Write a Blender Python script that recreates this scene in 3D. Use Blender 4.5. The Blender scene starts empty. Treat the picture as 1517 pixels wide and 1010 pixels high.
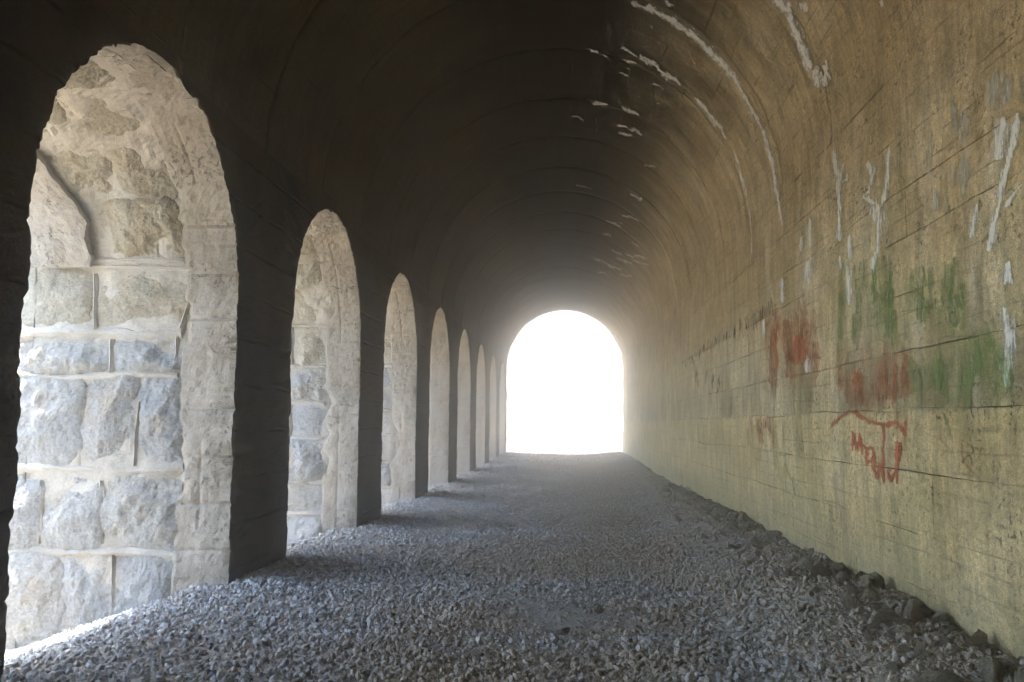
import bpy, math, random
import numpy as np
from mathutils import Matrix, Vector

random.seed(7)
rng = np.random.default_rng(11)
scene = bpy.context.scene
COL = scene.collection

# ------------------------------------------------------------------ camera
IW, IH, FPX = 1517.0, 1010.0, 1300.0
VX, VY = 845.0, 628.0                      # where the tunnel axis vanishes
EYE = np.array([0.0, 0.0, 1.42])
fw = np.array([VX - IW / 2, -(VY - IH / 2), -FPX]); fw /= np.linalg.norm(fw)
cx = np.cross(fw, [0, 1, 0]); cx /= np.linalg.norm(cx)
cz = np.cross(cx, fw)
RWC = np.stack([cx, fw, cz], 1)            # world -> camera
cam_data = bpy.data.cameras.new("camera")
cam_data.sensor_width = 36.0
cam_data.lens = FPX / IW * 36.0
cam_data.clip_start = 0.05
cam_data.clip_end = 4000
cam = bpy.data.objects.new("camera", cam_data)
COL.objects.link(cam)
M = Matrix([list(r) for r in RWC.T]).to_4x4()
M.translation = Vector(EYE)
cam.matrix_world = M
scene.camera = cam

# ------------------------------------------------------------------ sky, sun, exposure
SUN_EL, SUN_AZ = math.radians(70), math.radians(-82)     # azimuth from +Y towards +X
world = bpy.data.worlds.new("World")
scene.world = world
world.use_nodes = True
wn = world.node_tree.nodes
sky = wn.new("ShaderNodeTexSky")
sky.sky_type = 'NISHITA'
sky.sun_disc = False
sky.sun_elevation = SUN_EL
sky.sun_rotation = SUN_AZ
sky.altitude = 1200
world.node_tree.links.new(sky.outputs[0], wn["Background"].inputs[0])
wn["Background"].inputs[1].default_value = 0.15
sun_data = bpy.data.lights.new("sun", 'SUN')
sun_data.energy = 3.2
sun_data.angle = math.radians(0.53)
sun_data.color = (1.0, 0.94, 0.84)
sun = bpy.data.objects.new("sun", sun_data)
COL.objects.link(sun)
to_sun = Vector((math.sin(SUN_AZ) * math.cos(SUN_EL), math.cos(SUN_AZ) * math.cos(SUN_EL), math.sin(SUN_EL)))
sun.rotation_euler = (-to_sun).to_track_quat('-Z', 'Y').to_euler()
sun.location = to_sun * 60
scene.view_settings.view_transform = 'Standard'
scene.view_settings.look = 'None'
scene.view_settings.gamma = 1.0
scene.view_settings.use_curve_mapping = False
scene.view_settings.exposure = 4.25
scene.render.engine = 'CYCLES'
scene.cycles.max_bounces = 10
scene.cycles.diffuse_bounces = 4
scene.cycles.volume_bounces = 2
scene.cycles.transparent_max_bounces = 14
scene.cycles.use_denoising = True
scene.cycles.use_adaptive_sampling = True
scene.cycles.adaptive_threshold = 0.02
scene.cycles.sample_clamp_indirect = 4.0
scene.cycles.caustics_reflective = False
scene.cycles.caustics_refractive = False

# ------------------------------------------------------------------ numbers of the place
XL, XR = -2.90, 2.40                       # tunnel faces of the two walls
XC, RAD = (XL + XR) / 2, (XR - XL) / 2
ZS = 4.00                                  # springing of the vault
PITCH, C0 = 4.52, 5.97                     # arcade bays along the tunnel
AR, AS = 1.485, 2.52                       # opening: half width and springing height
LIN, MAS = 0.50, 1.37                      # concrete lining, stone masonry behind it
Y0, Y1 = C0 - 3.5 * PITCH, C0 + 7.5 * PITCH  # about -9.85 .. 39.87
XO = XL - LIN - MAS
JP, J0 = 1.90, 9.95                        # construction joints of wall and vault


def world_ray(px, py):
    d = np.array([px - IW / 2, -(py - IH / 2), -FPX])
    return RWC.T @ d


def on_x(px, py, X):
    w = world_ray(px, py)
    return EYE + w * (X - EYE[0]) / w[0]


def on_z(px, py, Z):
    w = world_ray(px, py)
    return EYE + w * (Z - EYE[2]) / w[2]


# ------------------------------------------------------------------ noise (numpy)
def _hash(ix, iy, iz, seed):
    h = (ix.astype(np.int64) * 374761393 + iy.astype(np.int64) * 668265263 + iz.astype(np.int64) * 2147483647 + seed * 1274126177) & 0xFFFFFFFF
    h = ((h ^ (h >> 13)) * 1274126177) & 0xFFFFFFFF
    h = (h ^ (h >> 16)) & 0xFFFFFFFF
    h = (h * 2246822519) & 0xFFFFFFFF
    return ((h ^ (h >> 15)) & 0xFFFF) / 65535.0 * 2 - 1


def vnoise(x, y, z=0.0, seed=0):
    x, y, z = np.broadcast_arrays(np.asarray(x, float), np.asarray(y, float), np.asarray(z, float))
    fx, fy, fz = np.floor(x), np.floor(y), np.floor(z)
    tx, ty, tz = x - fx, y - fy, z - fz
    tx = tx * tx * (3 - 2 * tx); ty = ty * ty * (3 - 2 * ty); tz = tz * tz * (3 - 2 * tz)
    r = 0
    for a in (0, 1):
        wx = tx if a else 1 - tx
        for b in (0, 1):
            wy = ty if b else 1 - ty
            for c in (0, 1):
                wz = tz if c else 1 - tz
                r = r + wx * wy * wz * _hash(fx + a, fy + b, fz + c, seed)
    return r


def fbm(x, y, z=0.0, o=4, seed=0, gain=0.5):
    r, a, f, n = 0, 1.0, 1.0, 0.0
    for i in range(o):
        r = r + a * vnoise(np.asarray(x) * f, np.asarray(y) * f, np.asarray(z) * f, seed + i * 17)
        n += a; a *= gain; f *= 2.03
    return r / n


def ridged(x, y, z=0.0, o=4, seed=0):
    r, a, f, n = 0, 1.0, 1.0, 0.0
    for i in range(o):
        r = r + a * (1 - 2 * np.abs(vnoise(np.asarray(x) * f, np.asarray(y) * f, np.asarray(z) * f, seed + i * 17)))
        n += a; a *= 0.5; f *= 2.1
    return r / n


def sstep(a, b, x):
    t = np.clip((x - a) / (b - a), 0, 1)
    return t * t * (3 - 2 * t)


# ------------------------------------------------------------------ mesh helpers
def make_mesh(name, verts, faces, mats, smooth=False, uv=None, mat_index=None):
    verts = np.ascontiguousarray(verts, dtype=np.float32).reshape(-1, 3)
    faces = np.ascontiguousarray(faces, dtype=np.int32)
    n = faces.shape[1]
    me = bpy.data.meshes.new(name)
    me.vertices.add(len(verts)); me.vertices.foreach_set("co", verts.ravel())
    me.loops.add(faces.size); me.loops.foreach_set("vertex_index", faces.ravel())
    me.polygons.add(len(faces))
    me.polygons.foreach_set("loop_start", np.arange(0, faces.size, n, dtype=np.int32))
    me.polygons.foreach_set("loop_total", np.full(len(faces), n, dtype=np.int32))
    if mat_index is not None:
        me.polygons.foreach_set("material_index", np.ascontiguousarray(mat_index, dtype=np.int32))
    me.polygons.foreach_set("use_smooth", np.full(len(faces), bool(smooth)))
    for m in (mats if isinstance(mats, (list, tuple)) else [mats]):
        me.materials.append(m)
    if uv is not None:
        l = me.uv_layers.new(name="metres")
        l.data.foreach_set("uv", np.ascontiguousarray(np.asarray(uv, dtype=np.float32).reshape(-1, 2)[faces.ravel()]).ravel())
    me.update(calc_edges=True)
    me.validate()
    return me


def grid_faces(n, m, off=0, flip=False):
    i, j = np.meshgrid(np.arange(n - 1), np.arange(m - 1), indexing='ij')
    a = (i * m + j).ravel() + off
    f = np.stack([a, a + m, a + m + 1, a + 1], 1)
    return f[:, ::-1] if flip else f


def link(name, mesh, parent=None, **props):
    o = bpy.data.objects.new(name, mesh)
    COL.objects.link(o)
    if parent is not None:
        o.parent = parent
    for k, v in props.items():
        o[k] = v
    return o


def box_mesh(name, x0, x1, y0, y1, z0, z1, mat):
    v = [(x, y, z) for x in (x0, x1) for y in (y0, y1) for z in (z0, z1)]
    f = [(0, 1, 3, 2), (4, 6, 7, 5), (0, 4, 5, 1), (2, 3, 7, 6), (0, 2, 6, 4), (1, 5, 7, 3)]
    return make_mesh(name, v, f, mat)


# ------------------------------------------------------------------ materials
class NT:
    def __init__(self, name):
        self.m = bpy.data.materials.new(name)
        self.m.use_nodes = True
        self.t = self.m.node_tree
        self.b = self.t.nodes["Principled BSDF"]
        self.b.inputs["Roughness"].default_value = 0.93
        self.b.inputs["Specular IOR Level"].default_value = 0.15

    def n(self, typ, **kw):
        nd = self.t.nodes.new(typ)
        for k, v in kw.items():
            setattr(nd, k, v)
        return nd

    def l(self, a, b):
        self.t.links.new(a, b)

    def coords(self, kind="Object", scale=(1, 1, 1)):
        tc = self.n("ShaderNodeTexCoord")
        mp = self.n("ShaderNodeMapping")
        mp.inputs["Scale"].default_value = scale
        self.l(tc.outputs[kind], mp.inputs[0])
        return mp.outputs[0]

    def noise(self, vec, scale, detail=6, rough=0.6, dist=0.0):
        nd = self.n("ShaderNodeTexNoise")
        nd.inputs["Scale"].default_value = scale
        nd.inputs["Detail"].default_value = detail
        nd.inputs["Roughness"].default_value = rough
        nd.inputs["Distortion"].default_value = dist
        self.l(vec, nd.inputs["Vector"])
        return nd.outputs[0]

    def ramp(self, fac, stops):
        nd = self.n("ShaderNodeValToRGB")
        e = nd.color_ramp.elements
        while len(e) < len(stops):
            e.new(0.5)
        for el, (p, c) in zip(e, stops):
            el.position = p
            el.color = (c if isinstance(c, tuple) else (c, c, c)) + (1,)
        self.l(fac, nd.inputs[0])
        return nd.outputs[0]

    def mix(self, fac, a, b, mode='MIX'):
        nd = self.n("ShaderNodeMix", data_type='RGBA', blend_type=mode)
        for i, v in ((0, fac), (6, a), (7, b)):
            sock = nd.inputs[i]
            if isinstance(v, (int, float)):
                sock.default_value = v if i == 0 else (v, v, v, 1)
            elif isinstance(v, tuple):
                sock.default_value = v + (1,)
            else:
                self.l(v, sock)
        return nd.outputs[2]

    def math(self, op, a, b=None, c=None, clamp=False):
        nd = self.n("ShaderNodeMath", operation=op, use_clamp=clamp)
        for i, v in enumerate((a, b, c)):
            if v is None:
                continue
            if isinstance(v, (int, float)):
                nd.inputs[i].default_value = v
            else:
                self.l(v, nd.inputs[i])
        return nd.outputs[0]

    def bump(self, h, strength=0.5, dist=0.02):
        nd = self.n("ShaderNodeBump")
        nd.inputs["Strength"].default_value = strength
        nd.inputs["Distance"].default_value = dist
        self.l(h, nd.inputs["Height"])
        self.l(nd.outputs[0], self.b.inputs["Normal"])

    def col(self, c):
        self.l(c, self.b.inputs["Base Color"])
        return self.m


def pits(k, vec, scale=28, lo=0.60, hi=0.68):
    """small dark holes of badly compacted concrete, in clusters"""
    a = k.noise(vec, scale, 3, 0.6)
    cl = k.noise(vec, scale / 9, 3, 0.6)
    return k.math('MULTIPLY', k.ramp(a, [(lo, 0.0), (hi, 1.0)]), k.ramp(cl, [(0.45, 0.0), (0.62, 1.0)]))


def mat_shell():
    """right wall and vault are one cast surface; UV: x = metres along the tunnel, y = metres of girth up the
    wall from the floor and on over the vault (springing at ZS)"""
    k = NT("stained_tunnel_concrete")
    uv = k.coords("UV")
    sep = k.n("ShaderNodeSeparateXYZ"); k.l(uv, sep.inputs[0])
    u, v = sep.outputs[0], sep.outputs[1]
    big = k.noise(uv, 0.8, 5, 0.62)
    c = k.mix(k.ramp(big, [(0.38, 0.0), (0.62, 1.0)]), (0.57, 0.425, 0.23), (0.71, 0.56, 0.345))
    # lower lifts: paler and yellowish
    nb = k.math('MULTIPLY_ADD', k.math('SUBTRACT', k.noise(k.coords("UV", (0.5, 1, 1)), 1.2, 4, 0.6), 0.5), 0.16, v)
    vn = k.math('DIVIDE', nb, 4.0)
    low = k.ramp(vn, [(0.365, 1.0), (0.395, 0.0)])
    lowc = k.mix(k.ramp(k.noise(uv, 1.3, 5, 0.65), [(0.40, 0.0), (0.60, 1.0)]), (0.50, 0.345, 0.14), (0.63, 0.455, 0.22))
    c = k.mix(k.math('MULTIPLY', low, 0.75), c, lowc)
    # brown wash above the ledge
    band = k.ramp(vn, [(0.372, 0.0), (0.395, 1.0), (0.47, 0.8), (0.62, 0.0)])
    band = k.math('MULTIPLY', band, k.ramp(k.noise(k.coords("UV", (1, 0.5, 2)), 0.9, 4, 0.6), [(0.40, 0.1), (0.56, 1.0)]))
    c = k.mix(k.math('MULTIPLY', band, 0.72), c, (0.19, 0.145, 0.07))
    # water runs, dark and pale, drawn out downwards
    s1 = k.noise(k.coords("UV", (1, 0.16, 1)), 4.5, 5, 0.7)
    c = k.mix(k.math('MULTIPLY', k.ramp(s1, [(0.48, 0.0), (0.64, 1.0)]), 0.5), c, (0.22, 0.16, 0.08))
    bt = k.noise(k.coords("UV", (1, 1, 9.1)), 2.3, 5, 0.7)
    c = k.mix(0.6, c, k.ramp(bt, [(0.36, 0.6), (0.62, 1.15)]), 'MULTIPLY')
    s2 = k.noise(k.coords("UV", (1, 0.16, 1.3)), 3.3, 7, 0.72)
    hi = k.ramp(k.math('DIVIDE', v, 6.0), [(0.10, 0.15), (0.32, 0.8), (0.6, 1.0), (0.72, 0.15)])
    c = k.mix(k.math('MULTIPLY', k.math('MULTIPLY', k.ramp(s2, [(0.51, 0.0), (0.63, 1.0)]), hi), 0.62), c, (0.64, 0.565, 0.44))
    s3 = k.noise(k.coords("UV", (1, 0.3, 5.3)), 7.0, 5, 0.7)
    c = k.mix(0.55, c, k.ramp(s3, [(0.36, 0.55), (0.60, 1.2)]), 'MULTIPLY')
    # algae
    g = k.noise(k.coords("UV", (1.0, 0.35, 3.1)), 1.3, 5, 0.65)
    lo = k.ramp(k.math('DIVIDE', v, 6.0), [(0.45, 1.0), (0.62, 0.2)])
    c = k.mix(k.math('MULTIPLY', k.math('MULTIPLY', k.ramp(g, [(0.50, 0.0), (0.62, 1.0)]), lo), 0.36), c, (0.24, 0.20, 0.07))
    # dust splashed up from the rubble at the foot
    foot = k.math('MULTIPLY_ADD', k.noise(uv, 2.0, 5, 0.65), 0.7, v)
    c = k.mix(k.math('MULTIPLY', k.ramp(foot, [(0.35, 1.0), (1.0, 0.0)]), 0.55), c, (0.23, 0.205, 0.125))
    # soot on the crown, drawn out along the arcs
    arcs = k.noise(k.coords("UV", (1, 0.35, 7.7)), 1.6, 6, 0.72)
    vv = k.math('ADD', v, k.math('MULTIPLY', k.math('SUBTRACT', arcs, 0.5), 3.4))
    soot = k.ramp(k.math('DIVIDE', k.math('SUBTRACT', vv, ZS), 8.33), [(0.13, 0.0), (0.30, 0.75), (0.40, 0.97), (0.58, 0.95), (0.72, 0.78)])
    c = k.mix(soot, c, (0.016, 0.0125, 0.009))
    # fine marks of the shutter boards, broken
    b2 = k.math('DIVIDE', k.math('ADD', v, k.math('MULTIPLY', k.noise(k.coords("UV", (0.6, 0.3, 4)), 1.3, 3, 0.6), 0.10)), 0.138)
    b2 = k.math('ABSOLUTE', k.math('SUBTRACT', k.math('FRACT', b2), 0.5))
    b2 = k.math('MULTIPLY', k.ramp(b2, [(0.02, 1.0), (0.08, 0.0)]), k.ramp(k.noise(k.coords("UV", (0.6, 2.5, 6)), 1.7, 4, 0.75), [(0.47, 0.0), (0.60, 1.0)]))
    c = k.mix(k.math('MULTIPLY', b2, 0.5), c, (0.10, 0.075, 0.04))
    gr = k.noise(uv, 21, 5, 0.78)
    c = k.mix(0.75, c, k.ramp(gr, [(0.36, 0.55), (0.62, 1.22)]), 'MULTIPLY')
    # shutter-board lines running along the vault
    bd = k.math('DIVIDE', k.math('ADD', v, k.math('MULTIPLY', k.noise(k.coords("UV", (0.4, 0.2, 2)), 1.0, 3, 0.6), 0.12)), 0.43)
    bl = k.math('ABSOLUTE', k.math('SUBTRACT', k.math('FRACT', bd), 0.5))
    bl = k.math('MULTIPLY', k.ramp(bl, [(0.008, 1.0), (0.03, 0.0)]), k.ramp(k.noise(uv, 1.9, 4, 0.7), [(0.48, 0.0), (0.60, 1.0)]))
    bl = k.math('MULTIPLY', bl, k.math('GREATER_THAN', v, ZS))
    c = k.mix(k.math('MULTIPLY', bl, 0.7), c, (0.05, 0.04, 0.025))
    # lime specks and thin flecks in the sooty part
    fl = k.noise(k.coords("UV", (5.5, 1.0, 1)), 1.6, 6, 0.78)
    flk = k.math('MULTIPLY', k.ramp(fl, [(0.655, 0.0), (0.69, 1.0)]), k.ramp(k.math('DIVIDE', v, 12.33), [(0.42, 0.0), (0.47, 1.0), (0.72, 1.0), (0.80, 0.0)]))
    c = k.mix(k.math('MULTIPLY', flk, 0.55), c, (0.5, 0.47, 0.40))
    p = pits(k, uv, 26, 0.56, 0.63)
    c = k.mix(0.5, c, k.ramp(k.noise(uv, 85, 3, 0.7), [(0.40, 0.45), (0.60, 1.3)]), 'MULTIPLY')
    c = k.mix(k.math('MULTIPLY', p, 0.75), c, (0.05, 0.04, 0.03))
    h = k.math('ADD', k.math('MULTIPLY', k.noise(uv, 38, 4, 0.7), 0.5), k.math('MULTIPLY', k.noise(k.coords("UV", (0.35, 8, 1)), 1.0, 3, 0.5), 0.7))
    h = k.math('SUBTRACT', h, k.math('ADD', k.math('MULTIPLY', p, 0.8), bl))
    k.bump(h, 0.6, 0.014)
    return k.col(c)


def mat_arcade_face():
    k = NT("painted_shade_concrete")
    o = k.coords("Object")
    c = k.mix(k.ramp(k.noise(o, 1.3, 6, 0.62), [(0.35, 0.0), (0.65, 1.0)]), (0.022, 0.015, 0.009), (0.095, 0.066, 0.038))  # near-black base: the shade on the pier faces is put into the colour
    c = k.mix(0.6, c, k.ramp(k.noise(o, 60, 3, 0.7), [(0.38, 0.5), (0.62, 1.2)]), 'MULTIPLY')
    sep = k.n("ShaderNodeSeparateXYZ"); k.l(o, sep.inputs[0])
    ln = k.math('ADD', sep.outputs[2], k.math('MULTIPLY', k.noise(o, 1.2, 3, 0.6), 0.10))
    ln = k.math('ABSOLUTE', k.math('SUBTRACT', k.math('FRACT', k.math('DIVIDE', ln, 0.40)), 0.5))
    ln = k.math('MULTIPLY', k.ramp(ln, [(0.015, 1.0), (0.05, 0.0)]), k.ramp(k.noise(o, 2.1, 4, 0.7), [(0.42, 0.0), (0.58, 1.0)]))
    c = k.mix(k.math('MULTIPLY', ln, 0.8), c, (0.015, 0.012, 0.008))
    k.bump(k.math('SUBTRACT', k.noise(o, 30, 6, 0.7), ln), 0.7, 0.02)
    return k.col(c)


def mat_jamb():
    k = NT("pale_weathered_concrete")
    o = k.coords("Object")
    c = k.mix(k.ramp(k.noise(o, 1.8, 7, 0.65), [(0.35, 0.0), (0.65, 1.0)]), (0.28, 0.237, 0.188), (0.40, 0.35, 0.292))
    c = k.mix(k.math('MULTIPLY', k.ramp(k.noise(k.coords("Object", (1, 1, 0.15)), 6, 5, 0.6), [(0.5, 0.0), (0.7, 1.0)]), 0.4), c, (0.25, 0.205, 0.15))
    p = pits(k, o, 24, 0.56, 0.63)
    c = k.mix(0.5, c, k.ramp(k.noise(o, 75, 4, 0.7), [(0.38, 0.55), (0.62, 1.2)]), 'MULTIPLY')
    c = k.mix(k.math('MULTIPLY', p, 0.75), c, (0.10, 0.08, 0.06))
    h = k.math('SUBTRACT', k.math('MULTIPLY', k.noise(o, 45, 6, 0.75), 0.8), p)
    k.bump(h, 0.7, 0.018)
    return k.col(c)


def mat_mortar():
    k = NT("lime_mortar")
    o = k.coords("Object")
    c = k.mix(k.ramp(k.noise(o, 2.5, 7, 0.65), [(0.35, 0.0), (0.65, 1.0)]), (0.34, 0.297, 0.245), (0.47, 0.425, 0.37))
    c = k.mix(0.45, c, k.ramp(k.noise(o, 60, 4, 0.7), [(0.38, 0.6), (0.62, 1.15)]), 'MULTIPLY')
    k.bump(k.noise(o, 32, 6, 0.72), 0.6, 0.02)
    return k.col(c)


def mat_stone(name="rough_limestone", cool=(0.32, 0.325, 0.33), warm=(0.41, 0.375, 0.32), light=(0.46, 0.44, 0.42)):
    k = NT(name)
    o = k.coords("Object")
    info = k.n("ShaderNodeObjectInfo")
    base = k.mix(info.outputs["Random"], cool, warm)
    c = k.mix(k.ramp(k.noise(o, 5, 7, 0.65), [(0.35, 0.0), (0.65, 1.0)]), base, light)
    c = k.mix(k.math('MULTIPLY', k.ramp(k.noise(o, 3.3, 4, 0.6), [(0.56, 0.0), (0.70, 1.0)]), 0.5), c, (0.40, 0.29, 0.17))
    c = k.mix(0.6, c, k.ramp(k.noise(o, 42, 5, 0.8), [(0.38, 0.45), (0.62, 1.25)]), 'MULTIPLY')
    k.bump(k.noise(o, 30, 7, 0.8), 1.0, 0.035)
    return k.col(c)


def mat_gravel():
    k = NT("grey_ballast")
    g = k.n("ShaderNodeNewGeometry")
    o = k.coords("Object")
    c = k.mix(g.outputs["Random Per Island"], (0.165, 0.163, 0.165), (0.43, 0.425, 0.418))
    sep = k.n("ShaderNodeSeparateXYZ"); k.l(o, sep.inputs[0])
    dust = k.ramp(k.noise(k.coords("Object", (0.7, 1.2, 1)), 0.6, 5, 0.6), [(0.40, 0.25), (0.53, 1.0)])
    side = k.ramp(k.math('DIVIDE', k.math('MULTIPLY_ADD', k.noise(o, 1.5, 4, 0.6), 0.8, sep.outputs[0]), 3.0), [(0.40, 0.0), (0.70, 1.0)])
    dust = k.math('MAXIMUM', k.math('MULTIPLY', dust, k.ramp(k.math('DIVIDE', k.math('ADD', sep.outputs[0], 3.0), 5.0), [(0.15, 0.0), (0.45, 1.0)])), side)
    c = k.mix(k.math('MULTIPLY', dust, 0.75), c, (0.31, 0.24, 0.165))
    k.bump(k.noise(o, 90, 3, 0.6), 0.4, 0.006)
    return k.col(c)


def mat_rubble():
    k = NT("dusty_rubble")
    info = k.n("ShaderNodeObjectInfo")
    o = k.coords("Object")
    c = k.mix(info.outputs["Random"], (0.30, 0.24, 0.165), (0.48, 0.39, 0.28))
    c = k.mix(0.6, c, k.ramp(k.noise(o, 3.0, 7, 0.75), [(0.35, 0.45), (0.65, 1.3)]), 'MULTIPLY')
    k.bump(k.noise(o, 3.5, 6, 0.75), 0.9, 0.25)
    return k.col(c)


def mat_ground():
    k = NT("stony_ground")
    o = k.coords("Object")
    sep = k.n("ShaderNodeSeparateXYZ"); k.l(o, sep.inputs[0])
    trk = k.mix(k.ramp(k.noise(o, 0.8, 6, 0.6), [(0.38, 0.0), (0.62, 1.0)]), (0.28, 0.258, 0.235), (0.33, 0.258, 0.18))
    out = k.mix(k.ramp(k.noise(o, 0.25, 8, 0.65), [(0.35, 0.0), (0.65, 1.0)]), (0.28, 0.24, 0.17), (0.40, 0.35, 0.27))
    edge = k.math('MULTIPLY_ADD', k.noise(o, 2.5, 5, 0.6), 0.8, sep.outputs[0])
    inside = k.ramp(k.math('DIVIDE', k.math('ADD', edge, 5.0), 5.0), [(0.20, 0.0), (0.30, 1.0)])
    far = k.math('LESS_THAN', sep.outputs[0], 3.4)
    c = k.mix(k.math('MULTIPLY', inside, far), out, trk)
    c = k.mix(0.6, c, k.ramp(k.noise(o, 46, 4, 0.75), [(0.38, 0.5), (0.62, 1.2)]), 'MULTIPLY')
    vo = k.n("ShaderNodeTexVoronoi"); vo.inputs["Scale"].default_value = 32; k.l(o, vo.inputs["Vector"])
    k.bump(k.math('SUBTRACT', k.noise(o, 40, 4, 0.75), vo.outputs[0]), 0.7, 0.02)
    return k.col(c)


def mat_paint(name, colr, strength, scale=(9, 9, 2.5), lo=0.25, hi=0.75, soft=1.0):
    """thin worn film of paint or lime: thick in the middle of a stroke, worn away unevenly towards its edges"""
    k = NT(name)
    sep = k.n("ShaderNodeSeparateXYZ"); k.l(k.coords("UV"), sep.inputs[0])
    mid = k.math('SUBTRACT', 1.0, k.math('ABSOLUTE', sep.outputs[1]))
    nz_ = k.math('SUBTRACT', k.noise(k.coords("Object", scale), 1.6, 6, 0.75), 0.5)
    f = k.math('ADD', k.math('MULTIPLY', mid, soft), k.math('MULTIPLY', nz_, 3.8))
    a = k.math('MULTIPLY', k.ramp(f, [(lo, 0.0), (hi, 1.0)]), strength)
    k.l(a, k.b.inputs["Alpha"])
    c = k.mix(k.noise(k.coords("Object"), 12, 3, 0.6), tuple(x * 0.75 for x in colr), tuple(min(1, x * 1.25) for x in colr))
    return k.col(c)


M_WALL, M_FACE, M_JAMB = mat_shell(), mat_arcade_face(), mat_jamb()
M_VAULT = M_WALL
M_STONEW = mat_stone("bounce_warmed_limestone", (0.34, 0.295, 0.225), (0.44, 0.36, 0.245), (0.48, 0.43, 0.345))  # warm bounce light from the ground outside, painted into the upper stones' colour
M_MORTAR, M_STONE, M_GRAVEL, M_RUBBLE, M_GROUND = mat_mortar(), mat_stone(), mat_gravel(), mat_rubble(), mat_ground()
M_RED = mat_paint("worn_red_paint", (0.40, 0.10, 0.045), 0.85, (22, 22, 9), 0.1, 0.65, 0.95)
M_REDW = mat_paint("washed_red_paint", (0.42, 0.14, 0.065), 0.38, (12, 12, 5.0), 0.25, 1.2, 0.9)
M_GRN = mat_paint("worn_green_paint", (0.19, 0.27, 0.085), 0.55, (24, 24, 8), 0.25, 0.95, 0.85)
M_GRNW = mat_paint("washed_green_paint", (0.24, 0.31, 0.10), 0.38, (12, 12, 5.0), 0.25, 1.2, 0.9)
M_DRK = mat_paint("worn_dark_paint", (0.06, 0.065, 0.045), 0.6, (14, 14, 5), 0.2, 0.9)
M_LIME = mat_paint("lime_film", (0.76, 0.72, 0.64), 0.9, (15, 15, 6.0), 0.20, 0.75, 0.9)
M_LIMEW = mat_paint("thin_lime_film", (0.64, 0.58, 0.47), 0.55, (10, 10, 4.0), 0.2, 1.0)
M_CRUST = mat_paint("lime_crust", (0.80, 0.77, 0.71), 0.97, (11, 11, 11), 0.25, 0.60, 0.9)


# ------------------------------------------------------------------ ground
def floor_h(x, y):
    h = 0.035 * fbm(x * 0.9, y * 0.9, 0, 4, 3) + 0.012 * fbm(x * 6, y * 6, 0, 3, 5)
    h = h - 0.05 * sstep(8, 14, y) + 0.12 * sstep(20, 40, y)
    # bank of rubble against the right wall
    bank = sstep(1.0, 2.2, x + 0.18 * fbm(y * 0.9, 3.1, 0, 3, 8))
    h = h + bank * (0.20 + 0.10 * fbm(y * 1.3, 0.7, 0, 3, 9)) * (1 - 0.5 * sstep(12, 25, y))
    # low heap along the arcade and the fall outwards through the openings
    h = h + 0.05 * np.exp(-((x + 2.75) / 0.5) ** 2)
    h = h - 0.33 * np.clip(-3.15 - x, 0, 2.0)
    return h


def terrain_h(x, y):
    h = floor_h(np.clip(x, XO, XR), np.clip(y, -30, 60))
    l = np.clip(XO - x, 0, None)
    out = -0.10 * np.clip(l, 0, 9) - 0.40 * np.clip(l - 9, 0, 20) + 0.90 * np.clip(l - 40, 0, 400)
    r = np.clip(x - 3.7, 0, None)
    out = out + 0.95 * np.clip(r, 0, 17) + 0.10 * np.clip(r - 17, 0, 90)
    rough = np.clip((np.abs(x + 0.5) - 5.0) / 8, 0, 1)
    out = out + rough * (0.9 * fbm(x * 0.25, y * 0.25, 0, 5, 31) + 3 * sstep(20, 80, np.abs(x)) * fbm(x * 0.02, y * 0.02, 0, 5, 37))
    out = out + 0.02 * np.clip(y - 42, 0, 60) + 0.45 * np.clip(y - 75, 0, 500) + 3 * sstep(100, 200, y) * fbm(x * 0.02, y * 0.02, 0, 4, 41)
    return h + out


def lines(*segs):
    a = []
    for s, e, st in segs:
        a.append(np.arange(s, e, st))
    return np.unique(np.round(np.concatenate(a), 4))


gx = lines((-60, -20, 2.5), (-20, -5.2, 0.5), (-5.2, 2.6, 0.06), (2.6, 20, 0.5), (20, 35.1, 2.5))
gy = lines((-45, -10, 3), (-10, 3.4, 0.3), (3.4, 20, 0.06), (20, 46, 0.15), (46, 110.1, 1))
GX, GY = np.meshgrid(gx, gy, indexing='ij')
GZ = terrain_h(GX, GY)
ground = link("ground", make_mesh("ground", np.stack([GX, GY, GZ], -1), grid_faces(len(gx), len(gy)), M_GROUND, True))
ground["kind"] = "structure"

# ------------------------------------------------------------------ the tunnel gallery
tunnel = bpy.data.objects.new("tunnel_gallery", None)
COL.objects.link(tunnel)
tunnel["label"] = "long vaulted concrete railway gallery with an open arcade down one side"
tunnel["category"] = "tunnel"


def outline(step):
    """(y - c, z, nrm_y, nrm_z, arclength) up the near jamb, over the arch, down the far jamb"""
    zb = -0.75
    n1 = int((AS - zb) / step); n2 = int(math.pi * AR / step)
    z = np.linspace(zb, AS, n1, endpoint=False)
    ph = np.linspace(math.pi, 0, n2)
    y = np.concatenate([np.full(n1, -AR), AR * np.cos(ph), np.full(n1, AR)])
    zz = np.concatenate([z, AS + AR * np.sin(ph), z[::-1]])
    ny = np.concatenate([np.full(n1, 1.0), -np.cos(ph), np.full(n1, -1.0)])
    nz = np.concatenate([np.zeros(n1), -np.sin(ph), np.zeros(n1)])
    return y, zz, ny, nz


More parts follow.
